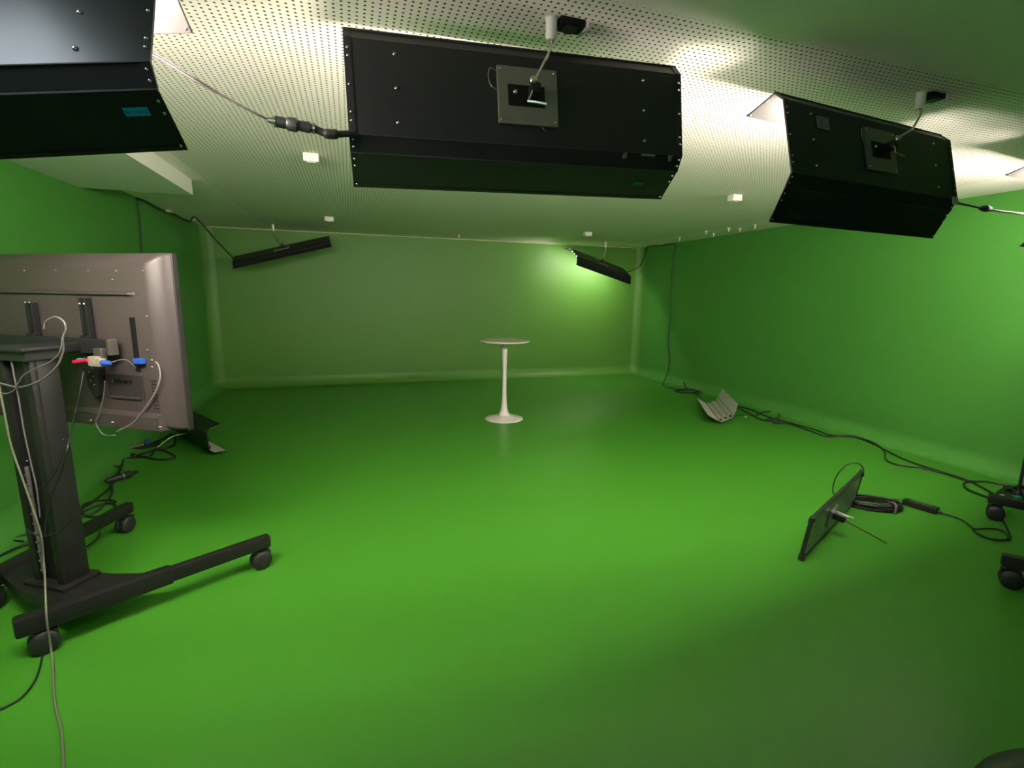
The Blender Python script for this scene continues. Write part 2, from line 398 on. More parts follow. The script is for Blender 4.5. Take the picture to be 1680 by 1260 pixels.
# floor lights
def frame_from(c, xdir, ydir):
    x = Vector(xdir).normalized(); y = Vector(ydir); y = (y-x*y.dot(x)).normalized(); z = x.cross(y)
    Mx = Matrix((x, y, z)).transposed().to_4x4(); Mx.translation = Vector(c); return Mx
fl1 = studio_light('unlit studio light lying open on the floor by the right wall, pale inside showing', None,
    frame_from((4.985, 5.66, 0.06), (-0.60, -1, 0), (-0.40, 0.24, 0.9)), Hb=0.15, fa=0.03, fb=0.03, Lf=0.16, a_bot=0.75, a_top=0.6, tubes=3, plate=False, detail=False, W=1.18)
fl2 = studio_light('black studio light lying on the floor behind the television, doors folded', None,
    frame_from((-1.74, 5.96, 0.16), (0.52, -0.85, 0), (0.85, 0.52, 0.08)), Hb=0.19, fa=0.035, fb=0.035, Lf=0.11, a_bot=0.12, a_top=0.12, tubes=3, plate=False, detail=False, W=1.2)
for t_, pts in ((fl1, [at_z(1204, 683, 0.05), at_z(1212, 680, 0.02), at_z(1228, 681, 0.01)]),
                (fl2, [at_z(327, 709, 0.14), at_z(300, 712, 0.10), at_z(280, 718, 0.08), at_z(258, 734, 0.01)])):
    rod_part(t_, pts, 0.007, CHROME, 'stand_rod')

# rods up to the ceiling sockets
def plug(label, pos, r=0.022, L=0.075, box_side=None, group=None):
    t = thing('ceiling_socket', label, 'ceiling socket', (pos[0], pos[1], H), group=group)
    bm = B(); lathe(bm, [(r*0.7, -L), (r, -L+0.01), (r, -0.004), (r*1.25, 0)], 16); new_obj('sleeve', bm, CEILW, t, True)
    if box_side:
        bm = B(); box(bm, (box_side*0.075, 0.0, -0.012), (0.10, 0.07, 0.024), bev=0.003); bx = new_obj('socket_box', bm, TVDARK, t)
        bm = B(); box(bm, (box_side*0.135, 0.0, -0.014), (0.012, 0.075, 0.028), bev=0.002); new_obj('box_end', bm, CEILW, t)
        bm = B(); cyl(bm, (box_side*0.075, 0, -0.024), (box_side*0.075, 0, -0.03), 0.03, 16); new_obj('socket_ring', bm, BLACKPLASTIC, t, True)
    return t
p_mid = at_z(905, 30, H)
plug('white socket with open black box above the middle studio light', p_mid, box_side=1)
p_r = at_z(1512, 152, H)
plug('white socket above the lit right studio light', p_r, box_side=1)
mw = M_MID @ Vector((0.007, -0.065, 0.044))
rod_part(mid, [Vector((p_mid.x, p_mid.y, H-0.07)), at_y(907, 66, p_mid.y-0.01), at_y(903, 80, p_mid.y-0.03), at_y(897, 94, mw.y+0.08), mw+(at_y(897, 94, mw.y+0.08)-mw)*0.5, mw])
mw = M_RIGHT @ Vector((0.0, -0.071, 0.036))
rod_part(right, [Vector((p_r.x, p_r.y, H-0.07)), at_y(1512, 182, p_r.y-0.01), at_y(1505, 198, p_r.y-0.03), at_y(1496, 212, mw.y+0.04), mw+(at_y(1496, 212, mw.y+0.04)-mw)*0.5, mw])
for lt, px, lab in ((farL, (449, 369), 'small white socket above the unlit far left studio light'), (farR, (993, 397), 'small white socket above the lit far corner studio light')):
    q = at_z(*px, H) ; q.y = min(q.y, 8.75) ; plug(lab, q, 0.02, 0.10)
    c = lt.matrix_world @ Vector((0, -0.03, 0.0))
    rod_part(lt, [Vector((q.x, q.y, H-0.09)), Vector((q.x, q.y, (H+c.z)/2)), c], 0.008)
q = M_LEFT @ Vector((0, -0.065, 0.04)); plug('white socket above the top left studio light, out of frame', (q.x, q.y, H))
rod_part(left, [(q.x, q.y, H-0.07), (q.x+0.02, q.y, (q.z+H)/2), q])
q = side.matrix_world @ Vector((0, -0.065, 0.04)); plug('white socket above the studio light cut off by the right edge', (q.x, q.y, H))
rod_part(side, [(q.x, q.y, H-0.07), (q.x+0.02, q.y, (q.z+H)/2), q])

# small details on the near lights
def flat(t, c, s, m, name, ang=0.0, base=(0, 0, 0)):
    bm = B(); box(bm, c, s, Matrix.Rotation(ang, 3, 'X')); return new_obj(name, bm, m, t)
def door_pt(t_ang, x, frac, out=0.004, Lf=0.149, Hb=0.321, fa=0.036, fb=0.048):
    s = -1; d = Vector((0, math.cos(t_ang), s*math.sin(t_ang))); nrm = Vector((0, math.sin(t_ang), -s*math.cos(t_ang)))
    return Vector((x, fa, s*(Hb/2+fb))) + d*(Lf*frac) - nrm*out, d, nrm
def door_label(t, ang, x0, x1, f0, f1, m, ink=False):
    p, d, nrm = door_pt(ang, (x0+x1)/2, (f0+f1)/2)
    R3 = Matrix((Vector((1, 0, 0)), d, Vector((1, 0, 0)).cross(d))).transposed()
    bm = B(); box(bm, p, (x1-x0, 0.149*(f1-f0), 0.001), R3); o = new_obj('tape_label', bm, m, t)
    if ink:
        bm = B(); x = x0+0.005
        hgt = 0.149*(f1-f0)
        glyph = [[(0, 1), (0, 0), (.6, 0), (.6, .5), (0, .5)], [(0, 0), (0, .6), (.6, .6)], [(.6, .6), (0, .5), (0, 0), (.6, 0)], [(0, .6), (0, 0), (.5, 0), (.5, .6)], [(0, 0), (0, .6), (.5, .3)], [(0, 0), (.3, .7), (.6, 0)]]
        for gl in glyph:
            pts = [p - nrm*0.001 + Vector((x-(x0+x1)/2+a*0.0065, 0, 0)) - d*((b-0.4)*hgt*0.55) for a, b in gl]
            tube(bm, pts, 0.0007, 4, smooth=False); x += 0.0088
        new_obj('handwriting', bm, INK, o)
    return o
door_label(left, 0.3473, 0.548, 0.606, 0.24, 0.38, TAPE, True)
door_label(mid, 0.5146, 0.475, 0.522, 0.42, 0.52, TEALTAPE)
bm = B(); zz = -0.1605-0.018
box(bm, (0.495, 0.008, -0.178), (0.19, 0.004, 0.016), Matrix.Rotation(0.64, 3, 'X'), mi=0)
for x in (0.395, 0.595): box(bm, (x, 0.004, -0.172), (0.016, 0.006, 0.022), Matrix.Rotation(0.64, 3, 'X'), bev=0.002, mi=1)
box(bm, (0.495, 0.002, -0.166), (0.06, 0.008, 0.008), mi=1)
pieces('door_latch', bm, [BLACKPLASTIC, PLATE], mid)
flat(right, (-0.408, -0.003, 0.09), (0.084, 0.001, 0.055), PAPER, 'paper_label')
bm = B()
for i, wd in enumerate((0.06, 0.045, 0.06, 0.03, 0.055)): box(bm, (-0.408-(0.06-wd)/2, -0.0038, 0.108-i*0.009), (wd, 0.0006, 0.0022))
pieces('label_lines', bm, INK, right)
flat(right, (0.62, -0.004, -0.172), (0.05, 0.006, 0.04), SILVER, 'end_bracket')

# ------------------------------------------------------------------ ceiling boxes, hooks
def ceil_box(px, label, size):
    c = at_z(*px, H); t = thing('ceiling_box', label, 'ceiling box', (c.x, c.y, H), group=None)
    s = size
    bm = B(); box(bm, (0, 0, -0.03), (s, s*0.8, 0.06), bev=0.006); new_obj('cover', bm, CEILW, t, True)
    bm = B(); box(bm, (0, 0, -0.062), (s*0.55, s*0.4, 0.006), bev=0.002); new_obj('front_cap', bm, mat('ivory_plastic', (0.62, 0.60, 0.48), 0.5), t)
ceil_box((510, 253), 'white ceiling box between the top left light and the middle light', 0.11)
ceil_box((1206, 320), 'white ceiling box left of the lit right studio light', 0.11)
ceil_box((540, 356), 'white ceiling box above the unlit far left studio light', 0.12)
ceil_box((964, 381), 'white ceiling box above the left end of the far corner light', 0.12)
for i, q in enumerate([(1159, 379), (1171, 383), (1196, 374), (1214, 375), (1239, 369), (1115, 390), (753, 386)]):
    c = at_z(*q, H); bm = B(); cyl(bm, (0, 0, 0), (0, 0, -0.012), 0.022, 10); cyl(bm, (0, 0, -0.012), (0, 0, -0.05), 0.008, 8)
    o = new_obj('ceiling_hook', bm, CEILW, None, True); o.location = (c.x, c.y, H)
    order = {5: 'nearest to the far corner', 0: 'second counting from the far corner', 1: 'third counting from the far corner', 2: 'fourth counting from the far corner', 3: 'fifth counting from the far corner', 4: 'last before the lit right studio light'}
    if i < 6: tag(o, 'tiny white ceiling hook by the right wall, '+order[i], 'hook', 'tiny ceiling hooks near the right wall')
    else: tag(o, 'tiny white hook alone in the ceiling at mid far wall', 'hook')

# ------------------------------------------------------------------ cables overhead
def cable(label, pts, r, m, cat='cable', group=None, name='cable', k=6, n=8):
    pts = [Vector((min(max(p[0], XL+r+0.004), XR-r-0.004), min(p[1], YB-r-0.004), min(p[2], H-r-0.006))) for p in pts]
    bm = B(); tube(bm, pts, r, n, k=k); o = new_obj(name, bm, m, None, 'all'); return tag(o, label, cat, group)
# between top left light and middle light
a = M_LEFT @ Vector((0.60, 0.0, -0.02)); e = M_MID @ Vector((-0.65, 0.02, -0.155))
def yplane(px, Y): return at_y(*px, Y)
t = thing('cable', 'dark cable with connector strung from the top left light to the middle light', 'cable', tuple(e))
iv = Matrix.Translation(-e)
ys = [1.70, 1.75, 1.80, 1.86, 1.89]
pp = [at_y(236, 86, 1.82), at_y(262, 96, 1.83), at_y(320, 132, 1.84), at_y(370, 160, 1.86), at_y(425, 189, 1.87), at_y(445, 198, 1.88)]
bm = B(); tube(bm, [iv @ p for p in pp], 0.0036, 8); new_obj('wire', bm, BROWNCABLE, t, True)
pp2 = [p+Vector((0, 0.012, 0.010 if i < 3 else 0.003)) for i, p in enumerate(pp)]
bm = B(); tube(bm, [iv @ p for p in pp2], 0.0028, 8); new_obj('wire', bm, BROWNCABLE, t, True)
pc = [at_y(445, 198, 1.88), at_y(470, 202, 1.88), at_y(500, 208, 1.885)]
bm = B(); d = (pc[2]-pc[0])
lathe(bm, [(0.006, -0.012), (0.010, 0.0), (0.012, 0.012), (0.017, 0.014), (0.017, 0.045), (0.021, 0.050), (0.022, 0.075), (0.016, 0.08), (0.018, 0.115), (0.013, 0.12), (0.016, 0.124), (0.016, 0.132), (0.009, 0.138)], 16, 0, axis_mat(iv @ pc[0], d)); new_obj('connector', bm, RUBBER, t, True)
bm = B()
for q in (0.008, 0.126): lathe(bm, [(0.0185, q), (0.0185, q+0.005)], 14, 0, axis_mat(iv @ pc[0], d))
pieces('connector_ring', bm, CHROME, t, True)
bm = B(); tube(bm, [iv @ p for p in [at_y(500, 208, 1.885), at_y(515, 211, 1.885), at_y(535, 219, 1.885), at_y(555, 220, 1.885), at_y(576, 219, 1.89)]], [0.010, 0.012, 0.016, 0.011, 0.010], 10); new_obj('tail', bm, RUBBER, t, True)
# right of the right light
Rr = [at_y(1562, 331, 2.03), at_y(1590, 337, 2.04), at_y(1610, 341, 2.05), at_y(1630, 345, 2.06), at_y(1655, 348, 2.08), at_y(1690, 350, 2.10), at_y(1760, 335, 2.12)]
t = thing('cable', 'black cable with connector leaving the lit right light towards the right edge', 'cable', tuple(Rr[0])); iv = Matrix.Translation(-Rr[0])
bm = B(); tube(bm, [iv @ p for p in Rr], 0.007, 8); new_obj('wire', bm, RUBBER, t, True)
bm = B(); d = Rr[4]-Rr[2]
lathe(bm, [(0.008, -0.01), (0.015, 0), (0.015, 0.03), (0.019, 0.034), (0.020, 0.06), (0.014, 0.07), (0.014, 0.1), (0.008, 0.105)], 14, 0, axis_mat(iv @ Rr[2], d)); new_obj('connector', bm, RUBBER, t, True)
# little drooping safety cable on the top left light
bm = B(); tube(bm, [at_y(-10, 215, 1.86), at_y(8, 232, 1.86), at_y(20, 246, 1.86), at_y(25, 258, 1.86)], 0.0022, 6)
tag(new_obj('cable', bm, GREYCABLE, None, 'all'), 'thin pale wire across the corner of the top left light', 'cable')

# wall cables
def on_left(px, d=0.02): return at_x(*px, XL+d)
def on_right(px, d=0.02): return at_x(*px, XR-d)
cable('thin black cable hanging down the left wall behind the television', [on_left((224, 322)), on_left((229, 360)), on_left((232, 410)), on_left((236, 470)), on_left((240, 560)), on_left((243, 640)), Vector((XL+0.25, 6.9, 0.012))], 0.007, CABLE)
c0 = farL.matrix_world @ Vector((-0.72, 0, 0))
cable('black cable looping along the left ceiling edge to the unlit far light', [on_left((224, 320)), on_left((240, 330), 0.04), on_left((262, 343), 0.03), on_left((278, 347), 0.03), on_left((300, 359), 0.04), on_left((312, 363), 0.1), at_z(321, 357, H-0.03), at_z(330, 368, H-0.08)*0.6+c0*0.4, c0*0.85+at_z(330, 368, H-0.2)*0.15, c0], 0.009, CABLE)
for px in ((278, 344), (318, 359)):
    c = at_z(px[0], px[1], H); bm = B(); box(bm, (0, 0, -0.02), (0.07, 0.09, 0.04), bev=0.008); o = new_obj('cable_clip', bm, mat('greenish_plastic', (0.35, 0.40, 0.22), 0.5)); o.location = (max(c.x, XL+0.06), c.y, H)
    tag(o, 'pale clip at the left ceiling edge, %s' % ('nearer one' if px[0] == 278 else 'one next to the far corner'), 'clip')
c0 = farR.matrix_world @ Vector((0.71, 0, 0))
cable('black cable from the lit far light up around the corner ceiling edge', [c0, at_y(1048, 438, 8.8), at_y(1056, 424, 9.1), at_y(1062, 410, 9.3), at_z(1064, 404, H-0.02), on_right((1085, 403), 0.03), on_right((1100, 397), 0.03), on_right((1107, 400), 0.02)], 0.009, CABLE)
cable('thin black cable hanging down the right wall to the floor', [on_right((1109, 397)), on_right((1104, 430)), on_right((1101, 470)), on_right((1100, 515)), on_right((1096, 560)), on_right((1098, 590)), on_right((1095, 612), 0.06), at_z(1088, 631, 0.01), at_z(1100, 636, 0.01), at_z(1113, 640, 0.01)], 0.008, CABLE)

# floor cables on the right
def fl(pts, z=0.008): return [at_z(x, y, z) for x, y in pts]
bm = B()
for r_, s in ((0.21, 0), (0.19, 0.02), (0.23, -0.01)):
    c = at_z(1128, 641.5, 0.012+s*0.3); tube(bm, [c+Vector((r_*math.cos(a*PI/6), r_*0.75*math.sin(a*PI/6), 0.004*(a % 3))) for a in range(12)], 0.009, 6, closed=True, k=3)
tube(bm, [at_z(1127, 638, 0.02), at_z(1124, 633, 0.05), at_z(1122, 627, 0.12)], 0.012, 6)
tag(new_obj('cable_coil', bm, CABLE, None, 'all'), 'small coil of black cable on the floor at the far right wall foot', 'cable coil')
cable('black cable wavering from the small coil to the open floor light', fl([(1142, 645), (1146, 648), (1152, 643), (1162, 641), (1172, 644), (1178, 650)]), 0.009, CABLE)
cable('long black cable running along the right wall foot to the cut-off stand', fl([(1204, 665), (1232, 672), (1258, 683), (1290, 692), (1340, 706), (1362, 714), (1400, 717), (1430, 727), (1452, 738), (1480, 752), (1512, 764), (1548, 775), (1585, 787), (1612, 800), (1636, 814)]), 0.009, CABLE)
cable('second black cable on the floor with a loop, beside the long wall-foot cable', fl([(1206, 667), (1225, 676), (1245, 687), (1262, 691), (1282, 694), (1300, 697), (1335, 709), (1358, 716), (1396, 715), (1428, 724), (1446, 735), (1452, 743), (1453, 752), (1464, 760), (1490, 765), (1515, 768), (1550, 777), (1590, 789), (1618, 790), (1650, 796), (1690, 803)]), 0.009, CABLE)
cable('round loop of black cable lying right of the open floor light', fl([(1240, 682), (1252, 676), (1270, 675), (1278, 680), (1274, 686), (1258, 688), (1284, 691), (1288, 694), (1268, 694)], 0.014), 0.008, CABLE)
cable('black cable bent back in a hook left of the cut-off stand', fl([(1592, 789), (1583, 792), (1582, 797), (1590, 804), (1610, 812), (1630, 819)], 0.01), 0.009, CABLE)

# ------------------------------------------------------------------ white pedestal table
t = thing('pedestal_table', 'white round pedestal bar table standing alone in the green room', 'table', (1.905, 6.20, 0))
bm = B(); lathe(bm, [(0.255, 0), (0.258, 0.004), (0.25, 0.012), (0.20, 0.022), (0.13, 0.034), (0.085, 0.055)], 56); new_obj('base', bm, WHITEMETAL, t, True)
bm = B(); lathe(bm, [(0.086, 0.054), (0.062, 0.085), (0.047, 0.13), (0.038, 0.20), (0.031, 0.32), (0.028, 0.48), (0.0275, 0.62), (0.029, 0.76), (0.034, 0.88), (0.038, 0.96), (0.040, 1.003), (0.036, 1.01)], 40); new_obj('stem', bm, WHITEMETAL, t, True)
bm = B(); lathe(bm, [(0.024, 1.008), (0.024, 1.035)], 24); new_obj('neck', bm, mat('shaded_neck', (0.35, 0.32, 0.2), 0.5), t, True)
bm = B(); lathe(bm, [(0.10, 1.032), (0.30, 1.036), (0.325, 1.044), (0.333, 1.053), (0.330, 1.060), (0.322, 1.063)], 64); tp = new_obj('tabletop', bm, [WHITEMETAL], t, True)
bm = B(); lathe(bm, [(0.319, 1.0625), (0.318, 1.0645)], 64); new_obj('top_surface', bm, TABLETOP, tp, True)

# ------------------------------------------------------------------ television and its cart
XD = Vector((0.85, -0.53, 0)).normalized(); YD = Vector((0, 0, 1)).cross(XD)
TVO = Vector((-1.53, 3.35, 0.92)); TVM = Matrix((XD, YD, Vector((0, 0, 1)))).transposed().to_4x4(); TVM.translation = TVO
tv = thing('television', 'large flat television seen from behind, dusty grey-brown back cover', 'television', matrix=TVM)
def frust(bm, x0, x1, z0, z1, y0, X0, X1, Z0, Z1, y1, mi=0, rad=0.0):
    a = [bm.verts.new(v) for v in ((x0, y0, z0), (x1, y0, z0), (x1, y0, z1), (x0, y0, z1))]
    b = [bm.verts.new(v) for v in ((X0, y1, Z0), (X1, y1, Z0), (X1, y1, Z1), (X0, y1, Z1))]
    fs = [bm.faces.new(a), bm.faces.new(list(reversed(b)))]
    for i in range(4): fs.append(bm.faces.new((a[(i+1) % 4], a[i], b[i], b[(i+1) % 4])))
    for f in fs: f.material_index = mi
W2 = 0.803
bm = B(); box(bm, (0, 0.018, 0.455), (2*W2, 0.036, 0.915), bev=0.006)
new_obj('bezel', bm, mat('tv_bezel_black', (0.02, 0.018, 0.018), 0.35), tv)
bm = B(); box(bm, (0, 0.0375, 0.46), (2*W2-0.05, 0.002, 0.86)); new_obj('screen', bm, mat('tv_screen_glass', (0.01, 0.01, 0.012), 0.08), tv)
bm = B()
# back cover: bevelled dish with rounded slopes
rows = [(0.000, 0.0, 0.0), (0.010, -0.022, 0.0), (0.035, -0.038, 0.0), (0.062, -0.050, 0), (0.085, -0.054, 0)]
prev = None
for ins, y, _ in rows:
    x = W2-0.003-ins; z0 = 0.005+ins*0.45; z1 = 0.912-ins*0.85
    rr = 0.016
    ring = []
    for cx, cz, a0 in ((x-rr, z0+rr, -90), (x-rr, z1-rr, 0), (-x+rr, z1-rr, 90), (-x+rr, z0+rr, 180)):
        for j in range(5):
            a = math.radians(a0+j*22.5); ring.append(bm.verts.new((cx+rr*math.cos(a), y, cz+rr*math.sin(a))))
    if prev:
        for i in range(len(ring)): bm.faces.new((prev[i], prev[(i+1) % len(ring)], ring[(i+1) % len(ring)], ring[i]))
    prev = ring
bm.faces.new(prev)
cov = new_obj('back_cover', bm, TVBACK, tv, True)
# lower speaker bulge and ledge catching light
bm = B()
frust(bm, -0.70, 0.735, 0.075, 0.125, -0.052, -0.69, 0.725, 0.078, 0.080, -0.078)
frust(bm, -0.72, 0.75, 0.012, 0.079, -0.030, -0.70, 0.73, 0.015, 0.076, -0.078)
new_obj('speaker_ledge', bm, TVBACK, tv, True)
# upper ridge
bm = B(); frust(bm, -0.60, 0.60, 0.700, 0.722, -0.053, -0.59, 0.57, 0.704, 0.712, -0.066)
new_obj('ridge', bm, TVBACK, tv)
# lower right connector pocket, slot, vents: raised dark pieces, recess shade in their colour
bm = B(); box(bm, (0.565, -0.0555, 0.455), (0.030, 0.005, 0.275), bev=0.002); new_obj('connector_slot', bm, TVDARK, tv)
bm = B(); box(bm, (0.47, -0.0555, 0.235), (0.24, 0.004, 0.125), bev=0.002)
box(bm, (0.47, -0.058, 0.176), (0.20, 0.010, 0.008), mi=1); pieces('connector_bay', bm, [mat('tv_dark_bay', (0.022, 0.019, 0.019), 0.5), TVBACK], tv)
bm = B()
for i in range(6): box(bm, (0.40+i*0.022, -0.060, 0.262), (0.012, 0.006, 0.016), mi=i % 2)
pieces('port', bm, [CHROME, BLACKPLASTIC], tv)
bm = B()
for x, z in [(0.32, 0.82), (0.50, 0.82), (0.67, 0.82), (0.47, 0.775), (0.10, 0.82), (-0.12, 0.82), (0.66, 0.60), (0.64, 0.43), (0.66, 0.38), (0.655, 0.345)]: dome(bm, (x, -0.0545, z), (0, -1, 0), 0.006)
for x in (0.25, 0.40, 0.71): dome(bm, (x, -0.079, 0.045), (0, -1, 0), 0.008)
pieces('cover_screw', bm, [mat('dull_screw', (0.2, 0.18, 0.17), 0.3, metal=0.8)], tv, True)
bm = B()
for i in range(9):
    for j in range(2): cyl(bm, (0.645+j*0.018, -0.053, 0.13+i*0.018), (0.645+j*0.018, -0.0565, 0.13+i*0.018), 0.004, 6)
o = new_obj('vent_holes', bm, TVDARK, tv)
# plugs
bm = B(); box(bm, (0.60, -0.066, 0.375), (0.05, 0.02, 0.028), bev=0.004); new_obj('plug', bm, BLUEPLUG, tv)

for ch in tv.children:
    for v in ch.data.vertices:
        if v.co.y < 0 and not ch.name.startswith(('back_cover', 'speaker', 'bezel', 'screen')): v.co.x += 0.052
        if v.co.y < 0: v.co.y *= 1.3 if ch.name.startswith('speaker') else 1.55
# cart builder ------------------------------------------------------
def tv_cart(label, A, Bp, D, Cp, hub, head, with_bracket=True):
    """A,D: rear casters; Bp,Cp: front casters (floor points); hub: column foot; head: unit forward."""
    t = thing('tv_cart', label, 'tv cart', (hub[0], hub[1], 0))
    iv = Matrix.Translation((-hub[0], -hub[1], 0))
    fw = Vector((head[0], head[1], 0)).normalized(); rt = Vector((fw.y, -fw.x, 0))
    for a, b in ((A, Bp), (D, Cp)):
        a = Vector((a[0], a[1], 0)); b = Vector((b[0], b[1], 0)); d = (b-a).normalized()
        bm = B(); L = (b-a).length
        zt = 0.162
        beam(bm, iv @ (a-d*0.10+Vector((0, 0, zt))), iv @ (a+d*L*0.52+Vector((0, 0, zt))), 0.072, 0.088, 0.014)
        beam(bm, iv @ (a+d*L*0.45+Vector((0, 0, zt-0.001))), iv @ (b+d*0.045+Vector((0, 0, zt-0.001))), 0.060, 0.074, 0.014)
        lg = new_obj('leg', bm, CART, t, True)
        for e, s in ((a, 1), (b, -1)):
            bm = B(); cyl(bm, iv @ (e+Vector((0, 0, 0.10))), iv @ (e+Vector((0, 0, 0.135))), 0.016, 12)
            sd = Vector((d.y, -d.x, 0)); c = e+d*(-0.012)
            beam(bm, iv @ (c-d*0.035+Vector((0, 0, 0.100))), iv @ (c+d*0.05+Vector((0, 0, 0.090))), 0.06, 0.034, 0.006)
            cs = new_obj('caster', bm, BLACKPLASTIC, lg, True)
            for q in (-1, 1):
                lathe_c = iv @ (c+sd*(q*0.006)+Vector((0, 0, 0.055)))
                bm = B(); lathe(bm, [(0.047, 0), (0.055, 0.005), (0.055, 0.024), (0.046, 0.032), (0.018, 0.034)], 20, 0, axis_mat(lathe_c, sd*q)); w_ = new_obj('caster_wheel', bm, RUBBER, t, True)
    # hub plate with curved sides
    A3, B3, D3, C3 = [Vector((p[0], p[1], 0)) for p in (A, Bp, D, Cp)]
    d1 = (B3-A3).normalized(); d2 = (C3-D3).normalized()
    poly = []
    p0 = A3+d1*0.05; p1 = A3+d1*((B3-A3).length*0.50); p2 = D3+d2*((C3-D3).length*0.45); p3 = D3+d2*0.05
    hubv = Vector((hub[0], hub[1], 0)); fr = hubv+fw*0.10; bk = hubv-fw*0.14
    def q(a_, c_, b_, n=8): return [a_*(1-s)**2+c_*2*s*(1-s)+b_*s*s for s in [i/n for i in range(n+1)]]
    pl = q(p1, hubv+fw*0.09+rt*0.17, fr+rt*0.10)+q(fr-rt*0.12, hubv+fw*0.12-rt*0.20, p2)[1:]+q(p3, bk-rt*0.10, bk+rt*0.0)+q(bk, bk+rt*0.10, p0)[1:]
    bm = B(); prism(bm, [((iv @ v).x, (iv @ v).y) for v in pl], 0.125, 0.178); new_obj('hub_plate', bm, CART, t)
    bm = B(); c = iv @ hubv
    R3 = Matrix((rt, fw, Vector((0, 0, 1)))).transposed()
    box(bm, c+Vector((0, 0, 0.188)), (0.27, 0.18, 0.022), R3, bev=0.006); new_obj('column_foot', bm, CART, t, True)
    # column: two side profiles, recessed channel
    bm = B(); cz = (0.195+1.33)/2; hh = 1.135
    box(bm, c+Vector((0, 0, cz))+fw*0.012, (0.21, 0.095, hh), R3, bev=0.008)
    for s in (-1, 1): box(bm, c+Vector((0, 0, cz))+rt*(s*0.082)-fw*0.045, (0.046, 0.034, hh), R3, bev=0.010)
    new_obj('column', bm, CART, t, True)
    return t, iv, c, fw, rt, R3
cart, civ, cc, fw, rt, R3 = tv_cart('black rolling television cart on splayed legs behind the television at left', (-1.40, 2.58), (-0.575, 3.075), (-1.84, 3.03), (-1.545, 3.84), (-1.47, 2.90), (YD.x, YD.y))
def cl(x, y, z): return cc + rt*x + fw*y + Vector((0, 0, z))
def tl(x, y, z): return civ @ (Vector((-1.63, 3.15, 0)) + rt*x + fw*y + Vector((0, 0, z)))
bm = B(); tube(bm, [cl(-0.03, -0.055, 0.24), cl(-0.03, -0.055, 0.80)], 0.009, 8, smooth=False)
for i in range(11): box(bm, cl(-0.03, -0.062, 0.26+i*0.05), (0.02, 0.006, 0.008), R3)
new_obj('height_rail', bm, [GREYCABLE], cart)
bm = B()
for z in (0.24, 0.42, 0.62, 0.82): dome(bm, cl(-0.055, -0.036, z), -fw, 0.006)
for x in (-0.02, 0.03, 0.06): dome(bm, cl(x, -0.075, 1.335), -fw, 0.010)
pieces('column_bolt', bm, CHROME, cart, True)
bm = B(); box(bm, cl(0.0, -0.01, 1.345), (0.25, 0.15, 0.05), R3, bev=0.006)
box(bm, cl(0.0, -0.02, 1.375), (0.29, 0.17, 0.016), R3, bev=0.005); new_obj('column_clamp', bm, [BLACKMETAL], cart)
bm = B(); box(bm, tl(0.055, 0.085, 1.365), (0.91, 0.035, 0.075), R3, bev=0.005); rail = new_obj('mount_rail', bm, BLACKMETAL, cart)
bm = B(); box(bm, tl(0.520, 0.080, 1.365), (0.02, 0.045, 0.08), R3, bev=0.004); box(bm, tl(0.468, 0.055, 1.33), (0.05, 0.03, 0.06), R3, bev=0.004)
pieces('rail_end_cap', bm, mat('worn_steel', (0.20, 0.19, 0.155), 0.35, metal=0.8), cart)
# upright mounting arms on the rail
bm_ = None
for x in (-0.05, 0.325):
    bm = B()
    for dx in (-0.014, 0.014): box(bm, tl(x+dx, 0.118, 1.355), (0.018, 0.030, 0.50 if x > 0 else 0.44), R3, bev=0.003)
    box(bm, tl(x, 0.105, 1.365), (0.055, 0.035, 0.10), R3, bev=0.004)
    arm = new_obj('mount_arm', bm, BLACKPLASTIC, cart)
    bm = B()
    for dx in (-0.014, 0.014): dome(bm, tl(x+dx, 0.102, 1.575), -fw, 0.006)
    for i in range(6): dome(bm, tl(x+(0.012 if i % 2 else -0.010), 0.102, 1.27-i*0.022), -fw, 0.005)
    pieces('arm_bolt', bm, CHROME, arm, True)
bm = B(); 
poly = [(-0.045, 0), (0.05, 0), (0.055, -0.06), (0.03, -0.20), (0.0, -0.215), (-0.03, -0.15)]
a_ = [bm.verts.new(tl(0.325+x, 0.10, 1.30+z)) for x, z in poly]; b_ = [bm.verts.new(tl(0.325+x, 0.13, 1.30+z)) for x, z in poly]
bm.faces.new(a_); bm.faces.new(list(reversed(b_)))
for i in range(6): bm.faces.new((a_[i], b_[i], b_[(i+1) % 6], a_[(i+1) % 6]))
bmesh.ops.recalc_face_normals(bm, faces=bm.faces); new_obj('lower_bracket', bm, BLACKPLASTIC, cart)

bm = B(); beam(bm, cl(0.0, 0.02, 1.36), cl(-0.06, 0.26, 1.36), 0.20, 0.045, 0.006); new_obj('rail_support', bm, BLACKMETAL, cart)
